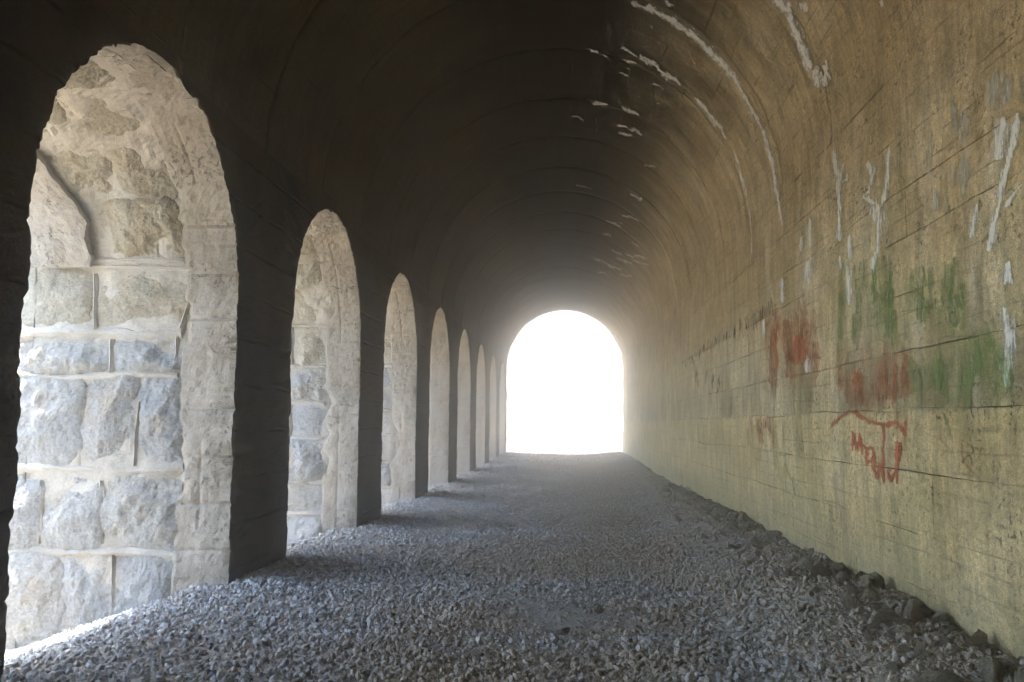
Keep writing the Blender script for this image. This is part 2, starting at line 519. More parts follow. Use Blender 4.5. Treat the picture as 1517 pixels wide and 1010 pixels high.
def build_bay(k, step, dense):
    c = C0 + k * PITCH
    y, z, ny, nz = outline(step)
    N = len(y)
    yw = y + c
    # border of the bay seen from the tunnel
    hy, zt = PITCH / 2, ZS
    by = np.where(z <= AS, np.sign(y) * hy, 0.0)
    bz = np.where(z <= AS, z, 0.0)
    arc = z > AS
    dy, dz = y[arc] / AR, (z[arc] - AS) / AR
    t = np.minimum(hy / np.maximum(np.abs(dy), 1e-6), (zt - AS) / np.maximum(dz, 1e-6))
    by[arc] = dy * t; bz[arc] = AS + dz * t
    for sg in (-1, 1):                                   # do not cut the corners
        i = np.argmin(np.hypot(by - sg * hy, bz - zt)); by[i] = sg * hy; bz[i] = zt
    # ragged edge: broken concrete, more in some lifts than others
    lift = np.floor(z / 0.40 + 0.2 * np.sign(y))
    rag = 0.030 * fbm(yw * 9, z * 9, 2.2, 3, 51) + 0.022 * fbm(yw * 28, z * 28, 0.3, 2, 57)
    rag = rag + 0.016 * _hash(lift, np.sign(y) + 2, np.full(N, k), 5) + 0.035 * fbm(yw * 1.4, z * 1.4, 7.7, 3, 61)
    lj = np.abs((z / 0.40 + 0.2 * np.sign(y)) % 1.0 - 0.5) * 2
    rag = rag - 0.022 * sstep(0.86, 1.0, lj)              # notch at the lift joints
    rad = np.array([1.0, 0.8, 0.6, 0.42, 0.28, 0.17, 0.09, 0.04, 0.015]) if dense else np.array([1.0, 0.6, 0.3, 0.1, 0.03])
    rows = []
    for q in rad:
        w = 1 - q
        yy, zz_ = y + (by - y) * q, z + (bz - z) * q
        edge = np.exp(-q * 14)
        yy = yy + ny * rag * edge; zz_ = zz_ + nz * rag * edge
        inset = 0.012 * fbm((yy + c) * 3, zz_ * 3, 0.5, 4, 71) * (1 - (q == 1.0)) + 0.006 * fbm((yy + c) * 18, zz_ * 18, 0.1, 2, 73) * (q < 1)
        chip = edge * np.clip(fbm(yw * 7, z * 7, 9.1, 3, 77), 0, 1) * 0.06
        rows.append(np.stack([np.full(N, XL) + inset - chip - 0.012 * (1 - sstep(0, 0.05, np.full(N, q))), yy + c, zz_], -1))
    nf = len(rows)
    nk = int(LIN / (0.025 if dense else 0.07)) + 1
    for d in np.linspace(0.0, LIN, nk):
        e = math.exp(-d / 0.07)
        dsp = rag * e + 0.020 * fbm(yw * 4, z * 4, d * 4, 4, 81) + 0.011 * fbm(yw * 20, z * 20, d * 20, 3, 83)
        spall = sstep(0.02, 0.16, fbm(yw * 2.3, z * 2.3, 4.4, 4, 85) * 0.35 + (d - 0.42))
        dsp = dsp - 0.075 * spall * (1 if dense else 0)
        dsp = dsp + (1 - e) * (0.008 * _hash(lift, np.sign(y) + 2, np.full(N, k + 40), 6) - 0.012 * sstep(0.90, 1.0, lj) * (fbm(yw * 1.1, z * 1.1, d * 3, 2, 87) > -0.1))
        # one shutter joint up the jamb
        dsp = dsp - 0.010 * math.exp(-((d - 0.27) / 0.018) ** 2) * (fbm(yw * 0.9, z * 0.9, 3.3, 2, 89) > 0.05)
        dsp = dsp - 0.02 * (d >= LIN)
        rows.append(np.stack([np.full(N, XL - 0.014 - d), yw + ny * dsp, z + nz * dsp], -1))
    V = np.stack(rows, 0)
    R = V.shape[0]
    f = grid_faces(R, N)
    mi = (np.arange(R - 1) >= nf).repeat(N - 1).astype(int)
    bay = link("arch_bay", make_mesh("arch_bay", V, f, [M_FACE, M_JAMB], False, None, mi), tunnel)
    # masonry core behind the lining: a bed of mortar the stones sit in
    nk = int(MAS / (0.035 if dense else 0.12)) + 1
    rows = []
    for d in np.linspace(-0.22 if dense else 0.0, MAS, nk):
        dsp = -0.028 + 0.036 * fbm(yw * 2.2, z * 2.2, d * 2.2, 4, 91) + 0.020 * fbm(yw * 9, z * 9, d * 9, 4, 93)
        dsp = dsp - 0.03 * (1 - sstep(-0.2, 0.0, d))
        if dense:                                         # the crown has lost its facing: ragged hearting
            dsp = dsp + sstep(2.6, 3.1, z) * (0.05 * ridged(yw * 3.1, z * 3.1, d * 3.1, 4, 95) - 0.01)
        rows.append(np.stack([np.full(N, XL - LIN - d), yw + ny * dsp, z + nz * dsp], -1))
    # and out round the outer face
    for q in (0.02, 0.3, 1.0):
        rows.append(np.stack([np.full(N, XO), yw + (by - y) * q, z + (bz - z) * q], -1))
    V = np.stack(rows, 0)
    link("masonry", make_mesh("masonry", V, grid_faces(V.shape[0], N), M_MORTAR, False), bay)
    return bay


def surf(k, s, w, h):
    """point on the far reveal of opening k: s up from the floor, w outwards from the lining, h proud"""
    c = C0 + k * PITCH
    s = np.asarray(s, float); w = np.asarray(w, float)
    ph = np.clip((s - AS) / AR, 0, math.pi)
    st = s < AS
    y = np.where(st, AR, AR * np.cos(ph)); z = np.where(st, s, AS + AR * np.sin(ph))
    ny = np.where(st, -1.0, -np.cos(ph)); nz = np.where(st, 0.0, -np.sin(ph))
    return np.stack([XL - LIN - w + 0 * s, c + y + ny * h, z + nz * h], -1)


def stone_mesh(k, s0, s1, w0, w1, h, seed, n):
    """a quarry-faced block: chiselled facets, its margins lost under the mortar"""
    r_ = random.Random(seed * 7)
    u = np.linspace(-1, 1, n)
    A, B = np.meshgrid(u, u, indexing='ij')
    sc, wc, hs, hw = (s0 + s1) / 2, (w0 + w1) / 2, (s1 - s0) / 2 * 1.14 + 0.012, (w1 - w0) / 2 * 1.14 + 0.012
    S, W = sc + hs * A, wc + hw * B
    wa = A + 0.22 * fbm(S * 5, W * 5, seed * 2.1, 3, seed + 1)
    wb = B + 0.22 * fbm(S * 5, W * 5, seed * 1.3, 3, seed + 2)
    P = 1 - np.clip(np.abs(wa) ** 5 + np.abs(wb) ** 5, 0, 1.6)
    fac = np.full_like(A, 9.0)
    for _ in range(8):
        an = r_.uniform(0, 6.28); st = r_.uniform(0.3, 1.5)
        fac = np.minimum(fac, r_.uniform(0.55, 1.15) + st * (math.cos(an) * A + math.sin(an) * B))
    fac = np.clip(fac, -0.25, 1.1)
    rl = 1.05 * fac + 0.30 * ridged(S * 5, W * 5, seed * 1.7, 3, seed + 3) + 0.38 * fbm(S * 12, W * 12, seed * 0.9, 4, seed + 5, 0.55)
    H = np.where(P > 0, P ** 0.6, P) * (0.35 + rl) * h - 0.042
    H = np.where(P < 0.02, -0.09, H)
    H = H + 0.006 * fbm(S * 40, W * 40, 0.4, 2, seed + 8)
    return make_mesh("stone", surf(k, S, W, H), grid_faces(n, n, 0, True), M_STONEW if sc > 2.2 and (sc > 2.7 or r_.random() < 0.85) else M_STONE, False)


def ribbon_mesh(k, pts, width, h, seed, name="pointing", groove=True):
    """struck mortar pointing: a raised band with a groove ruled along its middle"""
    pts = np.array(pts, float)
    seg = np.hypot(*np.diff(pts, axis=0).T); L = np.concatenate([[0], np.cumsum(seg)])
    t = np.linspace(0, L[-1], max(6, int(L[-1] / 0.025)))
    P = np.stack([np.interp(t, L, pts[:, 0]), np.interp(t, L, pts[:, 1])], -1)
    d = np.gradient(P, axis=0); d /= np.linalg.norm(d, axis=1)[:, None] + 1e-9
    nn = np.stack([-d[:, 1], d[:, 0]], -1)
    q = np.array([-1, -0.8, -0.5, -0.16, -0.06, 0.06, 0.16, 0.5, 0.8, 1.0])
    hh = np.array([-0.06, -0.035, -0.012, 0.002, -1.0, -1.0, 0.002, -0.012, -0.035, -0.06])
    if not groove:
        hh = np.array([-0.06, -0.035, -0.012, 0.004, 0.006, 0.006, 0.004, -0.012, -0.035, -0.06])
    wd = width * 1.35 * (1 + 0.7 * fbm(t * 5, seed * 1.1, 0, 3, seed))
    rows = []
    for qi, hi in zip(q, hh):
        e = P + nn * (qi * wd)[:, None] + 0.006 * fbm(t * 12, qi * 3, seed, 2, seed + 2)[:, None]
        a = hi * h if abs(hi) > 0.07 else hi
        a = a + 0.016 * fbm(t * 6, qi * 2, seed * 0.7, 4, seed + 9) - 0.010
        rows.append(surf(k, e[:, 0], e[:, 1], a))
    V = np.stack(rows, 0)
    return make_mesh(name, V, grid_faces(len(q), len(t)), M_MORTAR, False)


def px_sw(px, py):
    """photo pixel on the far reveal of the first opening -> (s, w)"""
    w = world_ray(px, py)
    p = EYE + w * ((C0 + AR - EYE[1]) / w[1])
    return p[2], (XL - LIN) - p[0]


bays = {}
for k in range(-3, 8):
    st = {0: 0.028, 1: 0.035, 2: 0.045}.get(k, 0.08)
    bays[k] = build_bay(k, st, k in (0, 1, 2))

# the first reveal: courses read off the photograph
first = [  # y range and the x ranges of the stones
    ((400, 478), [(38, 128), (147, 282)]),
    ((508, 550), [(36, 158), (168, 272)]),
    ((560, 683), [(24, 112), (124, 192), (204, 268)]),
    ((708, 812), [(0, 54), (64, 142), (153, 264)]),
    ((828, 960), [(0, 84), (90, 160), (170, 246)]),
]
seed = 100
for (ya, yb), xs in first:
    for (xa, xb) in xs:
        s1, w1 = px_sw(xa, ya); s0, w0 = px_sw(xb, yb)
        seed += 1
        link("stone", stone_mesh(0, s0, s1, w0, w1, 0.075 if ya > 500 else 0.05, seed, 44), bays[0])
for pl, wd in [
    ([(140, 405), (139, 490)], 0.032), ([(164, 502), (162, 556)], 0.03), ([(120, 560), (115, 690)], 0.03),
    ([(232, 566), (206, 596), (200, 640), (198, 690)], 0.028), ([(287, 425), (262, 500), (258, 575)], 0.03),
    ([(60, 712), (57, 806)], 0.03), ([(149, 712), (147, 806)], 0.032), ([(272, 708), (266, 760), (262, 812)], 0.03),
    ([(166, 822), (166, 900)], 0.035), ([(243, 830), (240, 880)], 0.03),
    ([(20, 492), (110, 490), (200, 496), (268, 492)], 0.065), ([(20, 553), (100, 560), (190, 553), (262, 556)], 0.035),
    ([(0, 692), (120, 694), (200, 698), (270, 692)], 0.06), ([(0, 816), (100, 819), (180, 818), (258, 822)], 0.055),
    ([(30, 392), (140, 394), (230, 396), (290, 400)], 0.03),
]:
    seed += 1
    link("pointing", ribbon_mesh(0, [px_sw(*p) for p in pl], wd, 0.014, seed, groove=len(pl) < 4 or pl[0][1] == 566), bays[0])


def random_courses(k, s, s_end, n, wmax, hgt, rs):
    global seed
    while s < s_end:
        ch = rs.uniform(0.38, 0.62)
        w = rs.uniform(-0.02, 0.02)
        while w < wmax:
            cw = rs.uniform(0.42, 0.72)
            seed += 1
            link("stone", stone_mesh(k, s + 0.02, s + ch - 0.02, w + 0.025, w + cw - 0.02, hgt * rs.uniform(0.7, 1.5), seed, n), bays[k])
            if k <= 2 and rs.random() < 0.65 and s < AS:
                link("pointing", ribbon_mesh(k, [(s, w + cw + 0.005), (s + ch, w + cw + 0.005 + rs.uniform(-0.02, 0.02))], 0.026, 0.013, seed), bays[k])
            w += cw + 0.012
        if k <= 2 and s < AS + 0.5:
            link("pointing", ribbon_mesh(k, [(s - 0.012, 0.0), (s - 0.012 + rs.uniform(-0.02, 0.02), wmax / 2), (s - 0.012, wmax)], 0.045, 0.012, seed, groove=False), bays[k])
        s += ch + (0.035 if s < AS else 0.01)


rs = random.Random(5)
random_courses(0, 2.84, AS + AR * 1.75, 44, 1.30, 0.060, rs)
random_courses(1, -0.35, AS + AR * 1.5, 34, 1.15, 0.065, rs)
random_courses(2, -0.35, AS + AR * 1.3, 18, 0.75, 0.05, rs)
random_courses(3, -0.30, AS + AR * 1.0, 9, 0.45, 0.05, rs)
random_courses(-1, -0.35, AS + AR * 1.0, 10, 1.2, 0.05, rs)

# sheet of old render still clinging to the outer masonry of the first reveal, its edge broken
edge_px = [(96, 200), (118, 222), (124, 262), (140, 300), (150, 330), (141, 352), (148, 380), (140, 396)]
e_sw = np.array([px_sw(*p) for p in edge_px])[::-1]
ss = np.linspace(e_sw[0, 0], e_sw[-1, 0], 46)
we = np.interp(ss, e_sw[:, 0], e_sw[:, 1]) + 0.018 * fbm(ss * 14, 0.3, 0, 3, 201)
rows = []
for q in np.linspace(0, 1, 26):
    W = we + (MAS - we) * q
    rows.append(surf(0, ss, W, 0.085 + 0.04 * fbm(ss * 3, W * 3, 0, 4, 203) + 0.012 * fbm(ss * 16, W * 16, 0, 3, 205)))
rows.insert(0, surf(0, ss, we - 0.004, 0.05)); rows.insert(0, surf(0, ss, we + 0.03, -0.06))
V = np.stack(rows, 0)
link("render_coat", make_mesh("render_coat", V, grid_faces(V.shape[0], len(ss)), M_JAMB, False), bays[0],
     label="sheet of old render with a broken edge and a dark gap beside it")


# ---- right wall: backing and the lifts of concrete cast between the joints
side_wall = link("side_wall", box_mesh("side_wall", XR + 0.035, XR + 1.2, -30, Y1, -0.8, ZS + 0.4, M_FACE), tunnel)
lifts = [-0.25, 0.33, 0.70, 1.10, 1.53, 1.95, 2.36, 2.76, 3.12, 3.55, 4.0]
jn = [J0 + JP * i for i in range(-11, 16)]
jn = [j for j in jn if j < Y1 - 0.3] + [Y1]


def lift_z(i, y):
    if i in (0, len(lifts) - 1):
        return np.full_like(y, lifts[i])
    return lifts[i] + 0.030 * fbm(y * 0.45, i * 3.7, 0, 2, 300 + i) + 0.006 * fbm(y * 7, i, 0, 2, 330 + i)


for i in range(len(lifts) - 1):
    cuts = [jn[0]] + [j + rng.uniform(-0.5, 0.5) for j in jn[1:-1] if rng.random() < 0.55] + [jn[-1]]
    for y0, y1 in zip(cuts[:-1], cuts[1:]):
        res = 0.045 if 3 < y1 and y0 < 14 else (0.11 if y0 > 3 else 0.3)
        ny_, nz_ = max(5, int((y1 - y0) / res)), max(4, int(0.42 / res) + 2)
        T = np.linspace(0, 1, ny_); S = np.linspace(0, 1, nz_)
        g0 = 0.0008 + 0.0042 * np.clip(fbm(np.linspace(y0, y1, ny_) * 2, i, 0, 3, 340) + 0.3, 0, 1)
        g1 = 0.0008 + 0.0042 * np.clip(fbm(np.linspace(y0, y1, ny_) * 2, i + 1, 0, 3, 340) + 0.3, 0, 1)
        yy = y0 + 0.0015 + (y1 - y0 - 0.003) * T
        za, zb = lift_z(i, yy) + g0 * (i > 0), lift_z(i + 1, yy) - g1 * (i < len(lifts) - 2)
        Y, Sg = np.meshgrid(yy, S, indexing='ij')
        Z = za[:, None] + (zb - za)[:, None] * Sg
        off = rng.uniform(-0.003, 0.003) - (0.012 if 0 < i <= 3 else 0.0)
        X = XR + off + 0.006 * fbm(Y * 1.5, Z * 2, 0, 4, 350) + 0.005 * np.clip(fbm(Y * 8, Z * 8, 0, 3, 351), 0, 1)
        if i == len(lifts) - 2:
            X = X + (XR - X) * sstep(0.5, 1.0, Sg)
        front = np.stack([X, Y, Z], -1).reshape(-1, 3)
        nV = ny_ * nz_
        ringi = np.array([a * nz_ for a in range(ny_)] + [(ny_ - 1) * nz_ + a for a in range(1, nz_)] +
                         [a * nz_ + nz_ - 1 for a in range(ny_ - 2, -1, -1)] + [a for a in range(nz_ - 2, 0, -1)])
        lip = front[ringi]
        back = lip.copy(); back[:, 0] = XR + 0.03
        m = len(ringi); nx = np.roll(np.arange(m), -1)
        F = [grid_faces(ny_, nz_), np.stack([nV + np.arange(m), nV + m + np.arange(m), nV + m + nx, nV + nx], 1)]
        V = np.concatenate([front, lip, back])
        link("wall_panel", make_mesh("wall_panel", V, np.concatenate(F), M_WALL, True, V[:, 1:3]), side_wall)

# ---- vault: one ring of concrete between every two joints
vj = [Y0 - 8.0] + [j for j in jn if j > Y0 - 7] if jn[0] > Y0 - 7 else jn
vj = list(vj)
for b in range(len(vj) - 1):
    y0, y1 = vj[b], vj[b + 1]
    near = 2 < y1 and y0 < 16
    na, ny_ = (190, 30) if near else (110, 12)
    th = np.linspace(0, math.pi, na)
    yy = np.linspace(y0 + 0.002, y1 - 0.002, ny_)
    TH, Y = np.meshgrid(th, yy, indexing='ij')
    arc = TH * RAD
    wav = 0.02 * fbm(arc[:, 0] * 2.5, b * 1.7, 0, 3, 401)
    Y = Y + np.outer(0.3 + 0 * th, 0 * yy)
    Y = yy[None, :] + 0.02 * fbm(arc[:, :1] * 2.5, np.where(np.arange(ny_) < ny_ / 2, b, b + 1)[None, :] * 1.7, 0, 3, 401)
    board = np.floor(arc / 0.17)
    r = RAD + 0.010 * fbm(Y * 1.5, arc * 1.5, 0, 4, 410) + 0.0035 * _hash(board, np.full_like(board, b), np.zeros_like(board), 9)
    r = r + 0.004 * fbm(Y * 14, arc * 14, 0, 2, 412)
    jd = np.minimum(Y - y0, y1 - Y)
    r = r + 0.008 * np.exp(-np.clip(jd, 0, 9) / 0.02) + 0.003 * rng.uniform(-1, 1)
    r = np.where((TH < 0.01) | (TH > math.pi - 0.01), RAD, r)
    V = np.stack([XC + r * np.cos(TH), Y, ZS + r * np.sin(TH)], -1)
    # turned back edge closing the joint
    e0 = V[:, :1].copy(); e1 = V[:, -1:].copy()
    for e in (e0, e1):
        e[..., 0] = XC + (RAD + 0.08) * np.cos(th)[:, None]; e[..., 2] = ZS + (RAD + 0.08) * np.sin(th)[:, None]
    V = np.concatenate([e0, V, e1], 1)
    UV = np.stack([V[..., 1], ZS + np.repeat(arc[:, :1], ny_ + 2, 1)], -1)
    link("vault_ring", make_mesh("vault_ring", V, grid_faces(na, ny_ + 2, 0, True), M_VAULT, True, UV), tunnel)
# backing shell and roof so that no daylight leaks through the joints
th = np.linspace(0, math.pi, 60)
V = np.stack([np.stack([XC + (RAD + 0.09) * np.cos(th), np.full(60, yv), ZS + (RAD + 0.09) * np.sin(th)], -1) for yv in (-30, Y1)], 0)
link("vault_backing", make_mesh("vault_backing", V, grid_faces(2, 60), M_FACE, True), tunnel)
link("roof", box_mesh("roof", XO - 0.15, XR + 1.2, -30, Y1 + 0.55, ZS + RAD + 0.35, ZS + RAD + 0.8, M_MORTAR), tunnel)
link("parapet", box_mesh("parapet", XO + 0.02, XL - 0.3, -30, Y1 + 0.5, ZS + 0.002, ZS + RAD + 0.35, M_MORTAR), tunnel)
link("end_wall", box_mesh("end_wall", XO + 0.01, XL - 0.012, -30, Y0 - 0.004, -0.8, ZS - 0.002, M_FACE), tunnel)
# portal: a ring of masonry at the far end
n = 64
prof = [(XR, z_) for z_ in np.linspace(-0.8, ZS, 28)] + [(XC + RAD * math.cos(a), ZS + RAD * math.sin(a)) for a in np.linspace(0, math.pi, n)[1:-1]] + [(XL, z_) for z_ in np.linspace(ZS, -0.8, 28)]
prof = np.array(prof)
bx = []
for (x, z) in prof:
    if z <= ZS:
        bx.append((XR + 1.2 if x > 0 else XO, z))
    else:
        dx, dz = x - XC, z - ZS
        t = min(((XR + 1.2 - XC) if dx > 0 else (XC - XO)) / max(abs(dx), 1e-6), (RAD + 0.34) / max(dz, 1e-6))
        bx.append((XC + dx * t, ZS + dz * t))
bx = np.array(bx)
ya, yb = Y1 + 0.004, Y1 + 0.5
rows = [np.stack([bx[:, 0], np.full(len(bx), ya), bx[:, 1]], -1), np.stack([prof[:, 0], np.full(len(bx), ya), prof[:, 1]], -1),
        np.stack([prof[:, 0] - 0.07 * (fbm(prof[:, 0] * 3, prof[:, 1] * 3, 0, 3, 701) + 0.2), np.full(len(bx), yb), prof[:, 1]], -1), np.stack([bx[:, 0], np.full(len(bx), yb), bx[:, 1]], -1)]
V = np.stack(rows, 0)
link("portal", make_mesh("portal", V, grid_faces(4, len(bx)), M_JAMB, False), tunnel)


# ------------------------------------------------------------------ paint and lime runs on the right wall
def to_shell(px, py):
    """photo pixel -> (metres along the tunnel, metres of girth) on the right wall or the vault"""
    p = on_x(px, py, XR)
    if p[2] <= ZS:
        return p[1], p[2]
    w = world_ray(px, py)
    ox, oz = EYE[0] - XC, EYE[2] - ZS
    a_ = w[0] ** 2 + w[2] ** 2; b_ = 2 * (ox * w[0] + oz * w[2]); c_ = ox * ox + oz * oz - RAD ** 2
    t = (-b_ + math.sqrt(b_ * b_ - 4 * a_ * c_)) / (2 * a_)
    q = EYE + w * t
    return q[1], ZS + RAD * math.atan2(q[2] - ZS, q[0] - XC)


def shell_point(u, v, off):
    th_ = np.clip((v - ZS) / RAD, 0, math.pi)
    wall = np.where((v > lifts[1] - 0.04) & (v < lift_z(4, u) + 0.012), 0.012, 0.0)
    wall = wall - 0.006 * fbm(u * 1.5, v * 2, 0, 4, 350) - 0.005 * np.clip(fbm(u * 8, v * 8, 0, 3, 351), 0, 1)
    vlt = 0.005 - 0.010 * fbm(u * 1.5, (v - ZS) * 1.5, 0, 4, 410)
    o = off + np.where(v <= ZS, wall, vlt)
    x = np.where(v <= ZS, XR - o, XC + (RAD - o) * np.cos(th_))
    z = np.where(v <= ZS, v, ZS + (RAD - o) * np.sin(th_))
    return np.stack([x, u, z], -1)


def strokes_mesh(name, strokes, off0, mat, ragged=0.35, grow=0.5):
    """strokes: (points in photo pixels, width in photo pixels)"""
    VV, FF, UU, off = [], [], [], 0
    for i, (pts, wpx) in enumerate(strokes):
        P = np.array([to_shell(px, py) for px, py in pts])
        d0 = np.mean(P[:, 0])
        wd = wpx / FPX * math.hypot(d0, XR) * 0.5
        seg = np.hypot(*np.diff(P, axis=0).T); L = np.concatenate([[0], np.cumsum(seg)])
        t = np.linspace(0, L[-1], max(4, int(L[-1] / 0.015)))
        Q = np.stack([np.interp(t, L, P[:, 0]), np.interp(t, L, P[:, 1])], -1)
        wob = 0.006 if ragged < 0.6 else 0.022
        Q = Q + wob * np.stack([fbm(t * 9, i * 1.3 + d0, 0, 3, 500), fbm(t * 9, i * 2.3, 0, 3, 501)], -1)
        d = np.gradient(Q, axis=0); d /= np.linalg.norm(d, axis=1)[:, None] + 1e-9
        nn = np.stack([-d[:, 1], d[:, 0]], -1)
        # a wall seen along its length squeezes upright strokes, so these are broader on the wall than they look
        wid = wd * (0.7 + grow * np.abs(nn[:, 0]) * (d0 / XR) ** 0.85)
        taper = np.minimum(1, np.minimum(t, L[-1] - t) / 0.05 + 0.35)
        rowsS = []
        for sg in (-1, 0, 1):
            ww = wid * taper * np.clip(1 + ragged * 2 * fbm(t * 7, i * 0.7 + sg * 9.1 + d0, 0, 4, 503), 0.08, 3)
            p = Q + nn * (sg * ww)[:, None]
            rowsS.append(shell_point(p[:, 0], p[:, 1], off0 + 0.00004 * i))
        V = np.stack(rowsS, 0)
        UU.append(np.stack([np.tile(t, 3), np.repeat([-1.0, 0.0, 1.0], len(t))], -1))
        FF.append(grid_faces(3, len(t), off)); VV.append(V.reshape(-1, 3))
        off += 3 * len(t)
    return make_mesh(name, np.concatenate(VV), np.concatenate(FF), mat, False, np.concatenate(UU))


def crop(ox, oy, sc):
    return lambda pts: [(ox + x * sc, oy + y * sc) for x, y in pts]


XP = 0.006
A = crop(1100, 380, 0.3564)
B = crop(1180, 90, 0.307)
D = crop(900, 420, 0.297)


def paint(strokes, mat, label, off=XP, name="graffiti", ragged=0.35, each=False, grow=0.8):
    if each:                                    # runs that stand apart: every one a part of its own
        for q, st in enumerate(strokes):
            link(name, strokes_mesh(name, [st], off + 0.0003 * q, mat, ragged, grow), side_wall, label=label)
    else:
        link(name, strokes_mesh(name, strokes, off, mat, ragged, grow), side_wall, label=label, kind="stuff")


paint([(A(p), w) for p, w in [
    ([(375, 705), (410, 670), (450, 642), (475, 648), (540, 685), (600, 700), (650, 688)], 7), ([(648, 690), (684, 742), (690, 675)], 6),
    ([(463, 810), (468, 735), (486, 800), (498, 738), (508, 822)], 6), ([(548, 790), (526, 800), (524, 845), (545, 856), (556, 820), (546, 790)], 6),
    ([(520, 868), (560, 830), (548, 880), (575, 905)], 6), ([(598, 700), (594, 800), (598, 940)], 5),
    ([(556, 870), (566, 915), (584, 862), (602, 935)], 6), ([(632, 880), (615, 900), (630, 935), (648, 880), (655, 770), (652, 945)], 6),
    ([(640, 770), (668, 780), (662, 860)], 5), ([(478, 770), (540, 800)], 4)]],
    M_RED, "red painted scrawl of letters under a roof-shaped stroke")
rr = random.Random(3)


def block(f, x0, x1, y0, y1, n, lo, hi, w):
    out = []
    for _ in range(n):
        x = rr.uniform(x0, x1); l = rr.uniform(lo, hi); y = rr.uniform(y0, max(y0 + 1, y1 - l))
        out.append((f([(x, y), (x + rr.uniform(-6, 6), y + l * 0.5), (x + rr.uniform(-8, 8), y + l)]), rr.uniform(0.6, 1.4) * w))
    return out


paint(block(A, 400, 720, 350, 650, 34, 70, 190, 14), M_REDW, "washed-out red painted block of letters above the ledge", XP + 0.0015)
paint([(A(p), w) for p, w in [([(430, 590), (440, 400), (500, 380), (505, 460), (450, 500), (505, 590)], 6), ([(560, 590), (575, 420), (600, 410), (605, 590)], 6),
      ([(570, 500), (610, 500)], 5), ([(640, 580), (630, 400), (680, 430), (660, 520), (640, 560)], 6)]], M_REDW, "faded red letters on the brown band of the wall", XP + 0.003)
paint(block(A, 100, 320, 170, 560, 32, 80, 240, 14), M_REDW, "washed red paint patch running down the wall", XP + 0.0015)
paint([(A(p), w) for p, w in [([(225, 330), (232, 450)], 12), ([(258, 340), (250, 440)], 9), ([(200, 500), (240, 490)], 7), ([(130, 300), (150, 460)], 6)]], M_RED, "brighter red dabs inside the washed red patch", XP + 0.003)
paint(block(A, 0, 140, 660, 790, 12, 40, 90, 11), M_REDW, "small faded red patch below the ledge")
paint([(A(p), w) for p, w in [([(770, 735), (830, 755), (870, 800), (830, 830)], 5), ([(930, 860), (925, 760), (985, 800), (930, 850), (1015, 945)], 5),
      ([(810, 850), (830, 930)], 4), ([(750, 940), (775, 880)], 4), ([(1040, 860), (1075, 880), (1060, 950)], 4)]], M_REDW, "faint brown-red letters beside the red scrawl")
paint(block(A, 390, 680, 0, 400, 34, 70, 220, 14), M_GRNW, "washed green painted block of letters", XP + 0.0015)
paint(block(A, 700, 930, 0, 330, 26, 60, 200, 14), M_GRNW, "washed green paint strokes on the upper wall", XP + 0.0015)
paint([(A(p), w) for p, w in [([(890, 0), (870, 90), (850, 215)], 12), ([(850, 20), (845, 130)], 7), ([(560, 20), (545, 130), (600, 200), (540, 260)], 7), ([(470, 30), (480, 240)], 7), ([(410, 150), (400, 400)], 6),
      ([(620, 60), (610, 300)], 5), ([(720, 130), (790, 210), (660, 230)], 5)]], M_GRN, "brighter green strokes over the washed green letters", XP + 0.003)
paint([(A(p), w) for p, w in [([(820, 340), (835, 480), (800, 560)], 7), ([(830, 335), (960, 330)], 6), ([(850, 380), (890, 370)], 5), ([(1015, 270), (1030, 350), (1080, 440), (1060, 560)], 10), ([(1040, 340), (1010, 470), (1040, 540)], 8),
      ([(900, 400), (920, 470)], 6), ([(740, 460), (735, 600)], 6)]], M_GRN, "green painted letters near the white streaks")
paint(block(A, 920, 1130, 290, 600, 20, 80, 180, 15) + block(A, 690, 960, 380, 650, 24, 60, 160, 15), M_GRNW, "washed green patch on the wall above the ledge", XP + 0.0015)
paint([(A(p), w) for p, w in [([(840, 640), (868, 700), (888, 765)], 6), ([(1068, 550), (1074, 735)], 5), ([(180, 860), (215, 930), (225, 1000)], 8), ([(150, 820), (190, 830)], 6)]], M_GRN, "green drips running below the ledge", XP + 0.003)
lets = []
for i in range(15):
    t = i / 14
    x, y = 390 + 430 * t, 400 - 265 * t ** 0.9
    h = 55 + 75 * t
    for _ in range(3):
        a = rr.uniform(-14, 14)
        lets.append((D([(x + a, y - h * rr.uniform(0.2, 0.5)), (x + a + rr.uniform(-14, 14), y + h * rr.uniform(0.0, 0.5))]), 3.4))
paint(lets, M_DRK, "slanting line of small dark painted letters")
paint(block(D, 420, 560, 400, 560, 8, 30, 90, 4), M_DRK, "dark paint smears under the slanting letters", XP + 0.0015)

paint([(B(p), w) for p, w in [([(182, 425), (188, 520), (206, 560), (206, 650), (206, 860)], 6), ([(236, 488), (208, 552)], 6), ([(225, 580), (246, 575), (250, 545)], 4)]],
      M_LIME, "forked white lime run", name="lime_streak", each=True, grow=2.0)
paint([(B(p), w) for p, w in [([(338, 498), (366, 540), (354, 630), (320, 658), (390, 690)], 6), ([(446, 415), (440, 560), (428, 650), (404, 720)], 6), ([(395, 690), (388, 780)], 14), ([(404, 720), (392, 900), (376, 1010)], 5)]],
      M_LIME, "white lime run with a swollen middle", name="lime_streak", each=True, grow=2.0)
paint([(B(p), w) for p, w in [([(255, 835), (258, 960)], 7), ([(64, 760), (66, 905)], 5), ([(210, 780), (208, 870)], 6), ([(24, 850), (26, 920)], 4), ([(212, 940), (214, 1010)], 5)]], M_LIME, "short white lime drips", name="lime_streak", each=True, grow=2.0)
